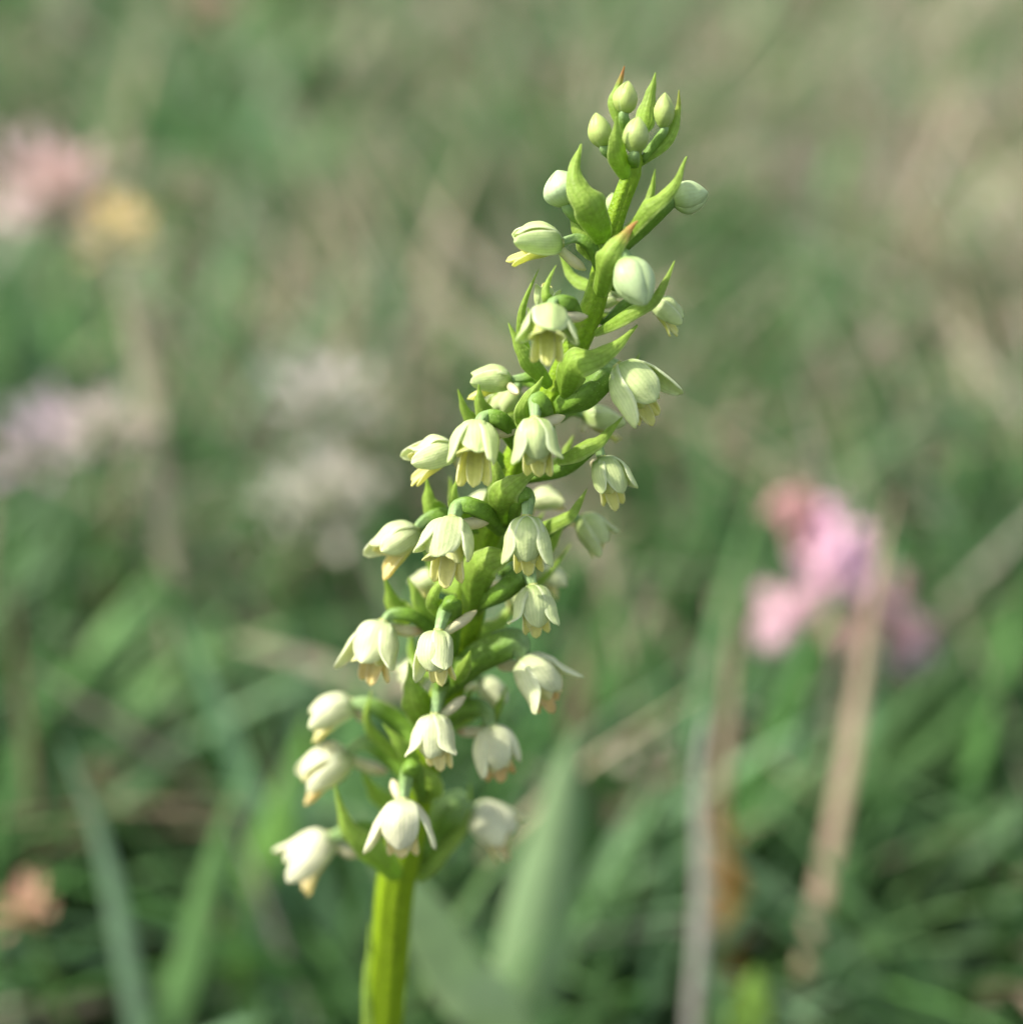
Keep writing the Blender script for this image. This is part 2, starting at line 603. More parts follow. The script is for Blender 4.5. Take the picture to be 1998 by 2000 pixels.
blade('dry_stalk', [(610, 2030), (560, 1890), (500, 1720), (440, 1580)], 8.5, 34, (0.54, 0.49, 0.44), 'greyish bent stalk at the bottom left of the orchid stem', 'dry stalk')
blade('dry_stalk', [(300, 900), (280, 760), (255, 640), (215, 500)], 17, 66, (0.56, 0.50, 0.36), 'pale stalk under the yellow flower', 'dry stalk')
blade('dried_grass', [(2030, 700), (1930, 590), (1840, 480), (1740, 360)], 30, 80, (0.76, 0.64, 0.48), 'wide tan dry blade slanting at the upper right', 'dry grass', foot='ground')
blade('grass_blade', [(1820, 2060), (1720, 1920), (1640, 1850), (1590, 1800)], 8, 90, (0.17, 0.33, 0.10), 'bright green blade at the bottom right', 'grass blade')
blade('grass_blade', [(1440, 2080), (1455, 2000), (1470, 1940), (1480, 1890)], 6, 100, (0.20, 0.34, 0.06), 'yellow green blade tip at the bottom edge', 'grass blade')
blade('grass_blade', [(1640, 2060), (1760, 1840), (1880, 1660), (2020, 1530)], 11, 66, (0.13, 0.24, 0.09), 'dull green blade slanting to the right edge', 'grass blade')
blade('grass_blade', [(1700, 2080), (1830, 1910), (1930, 1800), (2040, 1700)], 9, 60, (0.13, 0.23, 0.10), 'dull green blade in the bottom right corner', 'grass blade')
blade('grass_blade', [(300, 2080), (350, 1900), (400, 1720), (455, 1540)], 6.5, 110, (0.12, 0.24, 0.075), 'wide fresh green blade at the lower left', 'grass blade')
blade('grass_blade', [(270, 2080), (235, 1860), (190, 1640), (120, 1440)], 7, 84, (0.24, 0.38, 0.23), 'bluish green blade at the lower left', 'grass blade')
blade('grass_blade', [(470, 1780), (530, 1620), (575, 1500), (610, 1390)], 9, 110, (0.14, 0.29, 0.06), 'fresh green blade left of the lowest flowers', 'grass blade')
blade('grass_blade', [(1940, 900), (1850, 800), (1700, 900), (1560, 1010)], 22, 46, (0.18, 0.28, 0.12), 'arching green blade at the right side', 'grass blade')
blade('grass_blade', [(640, 2060), (650, 1900), (640, 1760), (610, 1640)], 9, 60, (0.09, 0.18, 0.07), 'dark green blade left of the orchid stem', 'grass blade')
blade('dried_grass', [(1100, 1720), (1180, 1600), (1260, 1530), (1340, 1490)], 12, 60, (0.30, 0.24, 0.16), 'brown dry blade between the pale blade and grey stalk', 'dry grass')
blade('grass_blade', [(1200, 2060), (1230, 1860), (1300, 1700), (1400, 1620)], 10, 50, (0.16, 0.27, 0.11), 'narrow green blade between the pale blade and grey stalk', 'grass blade')
blade('dry_stalk', [(1130, 1650), (1120, 1500), (1125, 1350), (1140, 1220)], 12.5, 84, (0.28, 0.24, 0.14), 'brownish stalk behind the top of the pale blade', 'dry stalk')


def petal_lump(length, width, cup=0.35):
    """one small floret: an open folded petal, foot at the origin, pointing along +z"""
    rows = []
    for i in range(5):
        t = i / 4
        ww = width * (0.25 + 0.75 * math.sin(math.pi * (0.1 + 0.8 * t)))
        rows.append([Vector((ww * (j / 4 - 0.5), -cup * width * (1 - (abs(j / 4 - 0.5) * 2) ** 2) + 0.25 * length * t * t, length * t)) for j in range(5)])
    return MB().grid(rows).mesh('floret')


def head_flower(name, px, py, y, rpx, cols, label, cat, n=34, squash=1.0, stem_col=(0.14, 0.24, 0.07), spread=1.0, cluster=None, axis=(0, 0, 1)):
    c = at(px, py, y)
    s = px_size(c)
    foot = down(c, rnd.uniform(-1, 1), rnd.uniform(0.3, 1.5))
    root = empty(name, foot)
    tag(root, label, cat, 'blurred flowers of the meadow')
    midp = (c + foot) / 2 + Vector((rnd.uniform(-.4, .4), 0, 0))
    MB().grid(tube_rows([foot, midp, c], [0.09, 0.08, 0.07], 10, 6)).build('stalk', flat_mat('meadow_stalk_' + name, stem_col), root)
    r = rpx * s
    MB().grid(tube_rows([c - Vector((0, 0, r * .4)), c, c + Vector((0, 0, r * .3))], [0.12 * r, 0.35 * r, 0.1 * r], 7, 8)).build('receptacle', flat_mat('meadow_stalk_' + name, stem_col), root)
    meshes = []
    for i, cc in enumerate(cols):
        me = petal_lump(r * 0.75, r * 0.42)
        me.materials.append(flat_mat('floret_%s_%d_%d_%d' % (name, px, py, i), cc, 0.35, tuple(q * 0.8 for q in cc)))
        meshes.append(me)
    for i in range(n):
        k = (i + 0.5) / n
        zz = 1 - 1.55 * k
        a = i * 2.39996
        rr = math.sqrt(max(0, 1 - zz * zz))
        d = Vector((rr * math.cos(a), rr * math.sin(a), zz * squash)).normalized()
        o = bpy.data.objects.new('floret', meshes[(i * 7 + rnd.randint(0, 1)) % len(meshes)])
        COL.objects.link(o)
        o.parent = root
        o.location = c + d * (r * rnd.uniform(0.1, 0.75)) - foot
        o.rotation_euler = d.to_track_quat('Z', 'Y').to_euler()
        f = spread * rnd.uniform(0.5, 1.0)
        o.scale = (f, f, f)
    return root


PINK = (0.62, 0.30, 0.36)
head_flower('clover', 98, 382, 25, 118, [(0.80, 0.58, 0.57), (0.86, 0.68, 0.66), (0.62, 0.44, 0.37)], 'pale pink clover head at the upper left', 'clover')
head_flower('trefoil', 222, 456, 22, 78, [(0.92, 0.74, 0.40), (0.92, 0.80, 0.55), (0.90, 0.64, 0.22)], 'cream and yellow flower beside the pale pink clover', 'trefoil', n=22)
head_flower('clover', 92, 870, 19, 104, [(0.64, 0.51, 0.56), (0.58, 0.50, 0.51)], 'dull lilac clover head at the left edge', 'clover', n=26)
head_flower('clover', 200, 850, 17, 95, [(0.64, 0.54, 0.49), (0.60, 0.54, 0.43)], 'faded brownish pink clover head beside the lilac one', 'clover', n=26)
head_flower('clover', 410, 15, 30, 62, [(0.52, 0.32, 0.24), (0.48, 0.34, 0.26)], 'dusty rose clover head at the top edge', 'clover', n=24)
head_flower('clover', 370, 365, 26, 46, [(0.46, 0.36, 0.26), (0.42, 0.36, 0.26)], 'small faded brown clover head right of the pale pink one', 'clover', n=24)
head_flower('clover', 625, 795, 21, 100, [(0.66, 0.61, 0.54), (0.56, 0.52, 0.44)], 'greyish white clover head left of the middle flowers', 'clover', n=26)
head_flower('clover', 640, 975, 19, 112, [(0.68, 0.63, 0.53), (0.58, 0.55, 0.44)], 'cream white clover head below the greyish one', 'clover', n=26)
head_flower('clover', 545, 975, 14, 56, [(0.64, 0.62, 0.50), (0.58, 0.58, 0.46)], 'small cream clover head left of the cream white one', 'clover', n=24)
head_flower('hawkweed', 52, 1780, 6.5, 58, [(0.80, 0.50, 0.34), (0.72, 0.44, 0.30)], 'dull orange flower at the lower left edge', 'hawkweed', n=22)
head_flower('clover', 180, 1530, 12, 48, [(0.40, 0.29, 0.18), (0.36, 0.28, 0.18)], 'small withered brown clover head at the lower left', 'clover', n=22)
head_flower('clover', 1720, 690, 22, 56, [(0.46, 0.36, 0.30), (0.42, 0.34, 0.26)], 'faded pinkish brown clover head right of the orchid', 'clover', n=22)

# the large pink vetch to the right: a loose umbel of single drooping florets
c = at(1640, 1130, 14)
s = px_size(c)
foot = down(c, 0.6, 1.0)
vetch = tag(empty('vetch', foot), 'bright pink vetch with red brown buds right of the orchid', 'vetch', 'blurred flowers of the meadow')
MB().grid(tube_rows([foot, (c + foot) / 2 + Vector((.3, 0, 0)), c], [0.10, 0.09, 0.08], 12, 6)).build('stalk', flat_mat('vetch_stalk', (0.16, 0.24, 0.07)), vetch)
HOT, ROSE, RED, SAL, LIL = (0.90, 0.57, 0.72), (0.80, 0.52, 0.58), (0.62, 0.34, 0.32), (0.76, 0.47, 0.47), (0.72, 0.56, 0.64)
vrnd = random.Random(41)
for bx, by, br, cnt, cc in [(1635, 1050, 55, 9, HOT), (1655, 1120, 50, 6, HOT), (1600, 1120, 50, 6, ROSE), (1550, 1185, 42, 6, ROSE), (1515, 1225, 26, 3, ROSE),
                            (1555, 1005, 42, 5, RED), (1670, 1255, 48, 7, RED), (1700, 1190, 40, 4, SAL), (1745, 1175, 46, 5, SAL), (1765, 1235, 36, 4, SAL), (1790, 1290, 36, 3, LIL), (1745, 1265, 40, 4, ROSE)]:
    ln = 74 * s
    me = petal_lump(ln, ln * 0.66, 0.4)
    me.materials.append(flat_mat('vetch_%.2f_%.2f' % (cc[0], cc[1]), cc, 0.4, tuple(q * 0.85 for q in cc)))
    for k in range(cnt):
        an, rr = k * 2.4 + vrnd.random(), br * math.sqrt((k + 0.3) / cnt)
        b0 = at(bx + rr * math.cos(an), by + rr * math.sin(an), 14 + vrnd.uniform(-1.0, 1.0))
        out_ = (b0 - c).normalized()
        zz = (out_ + D(vrnd.uniform(-.7, .7), vrnd.uniform(-.4, .8), vrnd.uniform(-.3, .5))).normalized()
        yy = FWD - UPV * 0.6 + RGT * vrnd.uniform(-.5, .5)
        yy = (yy - zz * yy.dot(zz)).normalized()
        o = bpy.data.objects.new('floret', me)
        COL.objects.link(o)
        o.parent = vetch
        o.location = b0 - zz * (ln * 0.5) - foot
        o.rotation_euler = Matrix((yy.cross(zz), yy, zz)).transposed().to_euler()
        f = vrnd.uniform(0.7, 1.2)
        o.scale = (f, f, f)

# ------------------------------------------------------------------ the orchid
AX = [(735, 2300), (742, 2100), (752, 1990), (762, 1870), (772, 1742), (790, 1650), (812, 1560), (835, 1470), (860, 1390), (890, 1310), (912, 1220), (928, 1140),
      (945, 1060), (968, 1000), (1000, 920), (1040, 840), (1082, 769), (1125, 675), (1155, 605), (1172, 545), (1186, 480), (1203, 420), (1220, 372), (1236, 330), (1243, 290)]


def stem_y(py):
    return float(np.interp(py, [150, 400, 600, 900, 1300, 1700, 2000, 2300], [0.95, 0.65, 0.45, 0.28, 0.15, 0.10, 0.10, 0.15]))


def stem_x(py):
    p_ = sorted(AX, key=lambda q: q[1])
    return float(np.interp(py, [q[1] for q in p_], [q[0] for q in p_]))


def pt(p_, d=0.0):
    """a place on the spike: photograph point and depth relative to the stem (negative is in front)"""
    return at(p_[0], p_[1], stem_y(p_[1]) + d)


ps = [pt(a) for a in AX]
foot = down(ps[0], -0.4, 0.6)
orchid = tag(empty('orchid', foot), 'tall cream flowered orchid spike in sharp focus leaning right', 'orchid')
rad = [37, 37, 36, 36, 37, 38, 34, 33, 31, 30, 30, 30, 30, 30, 29, 28, 27, 25, 23, 21, 20, 18, 18, 17, 10]
pts = [foot] + ps
radii = [0.17] + [r_ * px_size(p_) for r_, p_ in zip(rad, ps)]
MB().grid(tube_rows(pts, radii, 110, 28, ribs=7, rib_amp=0.075, twist=5.0), closed=True, cap1=True).build('stem', M_STEM, orchid)


def unit_frame(axis, dorsal):
    a = axis.normalized()
    d = (dorsal - a * dorsal.dot(a)).normalized()
    return a, d, a.cross(d)


def petal_rows(o, a, d, s, S, phi, path, W, cup, nt=11, nv=9, peak=0.5, base_w=0.3, tipr=0.5, roll=0.0, wave=0.0, skew=0.0, ridge=0.0, minw=0.36):
    """one petal of a flower: path of (radius, reach) around the flower's axis, W wide, cupped by cup"""
    er = d * math.cos(phi) + s * math.sin(phi)
    et = -d * math.sin(phi) + s * math.cos(phi)
    er, et = (er * math.cos(roll) + et * math.sin(roll)), (et * math.cos(roll) - er * math.sin(roll))
    W *= 1.12
    c_ = spline([(p_[0] * 1.13, p_[1], 0) for p_ in path], nt)
    ph = rnd.uniform(0, 6.28)
    rows = []
    for i in range(nt):
        t = i / (nt - 1)
        if t < peak:
            wv = base_w + (1 - base_w) * math.sin(math.pi / 2 * t / peak)
        else:
            wv = max(0.0, 1 - ((t - peak) / (1 - peak)) ** 3.0) ** tipr
        wv = max(wv, minw) * W
        row = []
        for j in range(nv):
            v = j / (nv - 1) * 2 - 1
            p_ = er * (c_[i].x - cup * W * (abs(v) ** 1.8) * wv / W) + a * (c_[i].y + 0.06 * (1 - abs(v)) * t) + et * (v * wv / 2 + skew * t * t)
            p_ += er * (wave * math.sin(ph + 5 * t + 2.5 * v) * abs(v))
            p_ += er * (0.045 * noise.noise(Vector((ph * 9 + 5 * t, 3.2 * v, ph * 4))) * min(1, 3 * t)) + er * (ridge * (1 - min(1, abs(v) * 2.5)) * math.sin(math.pi * min(1, t * 1.1)))
            row.append(o + p_ * S)
        rows.append(row)
    return rows


def make_flower(neck, axis, dorsal, Lpx, base, d=-0.5, d0=None, spur=None, spur_d=None, age=0.5, ov=None, openw=1.0, wither=0.0, flare=1.0, thick=0.15, mouth=0.0, lip=1.0, seed=0):
    rnd.seed(seed * 31 + 5)
    o = pt(neck, d)
    k = px_size(o)
    S = Lpx * k * (1.0 if abs(axis[0]) > 0.55 else 0.89) * rnd.uniform(0.95, 1.06)
    a, dv, s = unit_frame(D(*axis), D(*dorsal))
    # ovary: from the stem, arching, into the neck
    b = pt(base, d * 0.25 if d0 is None else d0)
    if ov:
        mid = [pt(q, d * 0.8) for q in ov]
    else:
        mid = [b + (o - a * (0.42 * S) - b) * 0.6 + Vector((0, 0, 0.05 * S)), o - a * (0.30 * S) + dv * (0.04 * S)]
    th = thick * S
    neckpt = o + a * (0.02 * S)
    rec = MB()
    rec.grid(tube_rows([o - a * .06 * S, o + a * .06 * S, o + a * .22 * S, o + a * .40 * S], [0.10 * S, 0.12 * S, 0.085 * S, 0.05 * S], 9, 10), closed=True, cap0=True, cap1=True)
    fl = rec.build('flower', M_PETAL, orchid)
    objs = [fl]
    mb = MB().grid(tube_rows([b] + mid + [neckpt], [th * .75, th * 1.0, th * 1.05, th * .85, 0.085 * S], 20, 14, ribs=4, rib_amp=0.15, twist=4.5), closed=True, cap0=True, cap1=True)
    objs.append(mb.build('ovary', M_OVARY, fl))
    J = lambda q=0.05: rnd.uniform(-q, q)
    th_s = 0.045 * S
    f = flare * rnd.uniform(0.6, 1.35)
    tw = rnd.uniform(-0.28, 0.28)
    # hood: upper sepal over two petals
    dm = mouth
    rows = petal_rows(o, a, dv, s, S, tw + J(.1), [(0.05, -.01), (0.235, 0.08), (0.33 + J(), 0.32), (0.315 + J(), 0.60), (0.21 + dm * .12 + J(), 0.86 + J())], 0.62 + J(.04), 0.22, peak=0.5, base_w=0.35, tipr=0.6, wave=0.03, ridge=0.03)
    objs.append(MB().grid(rows).build('sepal', M_SEPAL, fl, th_s, 1))
    for sg in (-1, 1):
        rows = petal_rows(o, a, dv, s, S, tw * 0.6 + sg * (0.95 + J(.2)), [(0.05, 0), (0.17, 0.10), (0.24, 0.34), (0.23, 0.60), (0.16 + dm * .22, 0.84 + J())], 0.54 + J(.04), 0.34, peak=0.5, base_w=0.35, tipr=0.6, wave=0.024)
        objs.append(MB().grid(rows).build('petal', M_PETAL, fl, th_s, 1))
        q = f * (1 + J(.25))
        rows = petal_rows(o, a, dv, s, S, sg * (1.58 + J(.36)), [(0.06, -.01), (0.245, 0.07), (0.35 + .04 * q, 0.32), (0.36 + .07 * q, 0.60 + J()), (0.29 + 0.17 * q + J(.08), 0.88 + J(.16))], 0.46 + J(.04), 0.30, peak=0.48, base_w=0.35,
                          tipr=0.55, roll=sg * (-0.25 + J(.25)), wave=0.035, skew=-sg * 0.06)
        objs.append(MB().grid(rows).build('sepal', M_SEPAL, fl, th_s, 1))
    lp = MB()
    rows = petal_rows(o, a, dv, s, S, math.pi, [(0.06, 0), (0.17, 0.16), (0.22, 0.42), (0.25, 0.74 * lip), (0.30 + J(), 1.06 * lip + J())], 0.28, 0.20, peak=0.75, base_w=0.5, tipr=0.4, minw=0.62)
    lp.grid(rows)
    for sg in (-1, 1):
        rows = petal_rows(o, a, dv, s, S, math.pi + sg * 0.62, [(0.06, 0), (0.17, 0.16), (0.24, 0.40), (0.29, 0.68 * lip), (0.38 + J(), 0.98 * lip + J())], 0.25, 0.20, peak=0.72, base_w=0.6, tipr=0.4, minw=0.6)
        lp.grid(rows)
    objs.append(lp.build('lip', M_LIP, fl, th_s, 1))
    # spur
    s0 = o + a * (0.07 * S) - dv * (0.08 * S)
    if spur is not None:
        s1 = pt(spur, d * 0.35 if spur_d is None else spur_d)
    else:
        s1 = s0 - dv * (0.50 * S) - a * (0.16 * S) + s * (J(.2) * S)
    sm = (s0 + s1) / 2 + Vector((0, 0, -0.02 * S))
    rs = 0.10 * S
    objs.append(MB().grid(tube_rows([s0, sm, s1], [rs * .85, rs * .95, rs * 1.05, rs * 1.1, rs * .95, rs * .25], 14, 10), closed=True, cap0=True, cap1=True).build('spur', M_SPUR, fl))
    for q in objs:
        q['age'] = float(age)
        q['wither'] = float(wither) * rnd.uniform(0.25, 0.75)
    return fl


def make_bud(b, tip, w_, base=None, d=-0.3, age=0.2, d_tip=None, seed=0, thick=0.42, fat=0.5):
    """a closed bud: three sepals wrapped round an egg"""
    rnd.seed(seed * 17 + 3)
    p0, p1 = pt(b, d), pt(tip, d if d_tip is None else d_tip)
    a = (p1 - p0)
    Ln = a.length
    a.normalize()
    Rr = w_ / 2 / 3.86 * px_size(p0)
    dv = D(rnd.uniform(-.5, .5), 0.2, 1)
    dv = (dv - a * dv.dot(a)).normalized()
    s = a.cross(dv)
    core = []
    prof = lambda t: (max(0.0, math.sin(math.pi * (0.06 + 0.94 * t) ** (0.72 + 0.3 * (1 - fat)))) ** 0.72)
    for i in range(11):
        t = i / 10
        core.append([p0 + a * (Ln * t) + (dv * math.cos(q * math.pi / 6) + s * math.sin(q * math.pi / 6)) * (Rr * 0.93 * prof(t * 0.985)) for q in range(12)])
    bd = MB().grid(core, closed=True, cap0=True, cap1=True).build('bud', M_BUD, orchid)
    objs = [bd]
    if base:
        q = pt(base, d * 0.3)
        objs.append(MB().grid(tube_rows([q, (q + p0) / 2 - a * Ln * .06, p0 - a * Ln * .1, p0 + a * (Ln * .1)], [Rr * thick, Rr * thick * 1.2, Rr * thick * 1.1, Rr * .35], 14, 12, ribs=3, rib_amp=.1, twist=3), closed=True, cap0=True).build('ovary', M_OVARY, bd))
    for m3 in range(3):
        ph = m3 * 2.094 + rnd.uniform(-.15, .15)
        rows = []
        for i in range(11):
            t = i / 10
            half = 1.22 * math.sin(math.pi * min(1, 0.18 + 0.8 * t)) ** 0.45 if t < 1 else 0.6
            row = []
            for j in range(9):
                v = j / 8 * 2 - 1
                an = ph + v * half
                rr = Rr * prof(t) * (1 + 0.11 * noise.noise(Vector((seed * 7.3 + 2.2 * math.cos(an), 2.2 * math.sin(an), 3 * t)))) * (1.05 - 0.13 * abs(v) ** 4 + 0.05 * (1 - abs(v)))
                row.append(p0 + a * (Ln * (t * 1.02 + 0.01)) + (dv * math.cos(an) + s * math.sin(an)) * max(rr, 0.02 * Rr))
            rows.append(row)
        objs.append(MB().grid(rows).build('sepal', M_BUD, bd, 0.05 * Rr, 1))
    for q in objs:
        q['age'] = float(age)
    return bd


def make_bract(pix, wpx, ds, face=(0, 0.1, 1), fold=0.26, wither=0.0, peak=0.3, label=None, twist=0.0, yellow=0.5):
    ps_ = [pt(q, dd) for q, dd in zip(pix, ds)]
    c_ = spline(ps_, 18)
    Wd = 1.05 * wpx * px_size(ps_[0])
    F0 = D(*face)
    rows = []
    phz = rnd.uniform(0, 6)
    for i in range(18):
        t = i / 17
        T = (c_[min(i + 1, 17)] - c_[max(i - 1, 0)]).normalized()
        F = (F0 - T * F0.dot(T)).normalized()
        S_ = T.cross(F)
        if twist:
            F, S_ = F * math.cos(twist * t) + S_ * math.sin(twist * t), S_ * math.cos(twist * t) - F * math.sin(twist * t)
        if t < peak:
            ww = 0.55 + 0.45 * math.sin(math.pi / 2 * t / peak)
        else:
            u = (t - peak) / (1 - peak)
            ww = (1 - u) ** 1.05 * (1 + 0.06 * math.sin(math.pi * u)) + 0.06 * (1 - u ** 6)
        ww = max(ww, 0.035) * Wd
        row = []
        for j in range(9):
            v = j / 8 * 2 - 1
            edge = 0.03 * Wd * math.sin(phz + t * 21 + v * 2) * abs(v) ** 3
            row.append(c_[i] + S_ * (v * ww / 2 * (1 - 0.12 * fold * v * v) + edge * (1 if v > 0 else -1)) - F * (fold * ww * (0.75 * abs(v) + 0.35 * v * v)) + F * edge)
        rows.append(row)
    o = MB().grid(rows).build('bract', M_BRACT, orchid, 0.009, 1)
    o['wither'] = float(wither)
    o['age'] = float(yellow)
    if label:
        o['label'] = label
    return o


# ---- buds at the top
make_bud(C1(1035, 470), C1(1068, 230), 178, base=C1(1080, 700), d=-0.15, age=0.1, seed=1)
make_bud(C1(885, 722), C1(825, 470), 172, base=C1(1060, 860), d=-0.1, age=0.15, seed=2)
make_bud(C1(1118, 765), C1(1142, 498), 190, base=C1(1110, 850), d=-0.3, age=0.3, seed=3)
make_bud(C1(1335, 580), C1(1345, 318), 145, base=C1(1170, 830), d=0.05, age=0.2, seed=4)
make_bud(C1(625, 1160), C1(535, 905), 300, base=C1(900, 1400), d=-0.05, age=0.9, seed=5)
make_bud(C1(1405, 1125), C1(1665, 1070), 240, base=C1(1020, 1480), d=-0.05, age=0.75, seed=6, thick=0.45)
make_bud(C1(950, 1240), C1(950, 1070), 110, base=C1(980, 1330), d=0.3, age=0.7, seed=7)
make_bud(C1(1040, 1575), C1(1195, 1905), 290, base=C1(960, 1760), d=-0.45, age=0.8, d_tip=-0.65, seed=8)

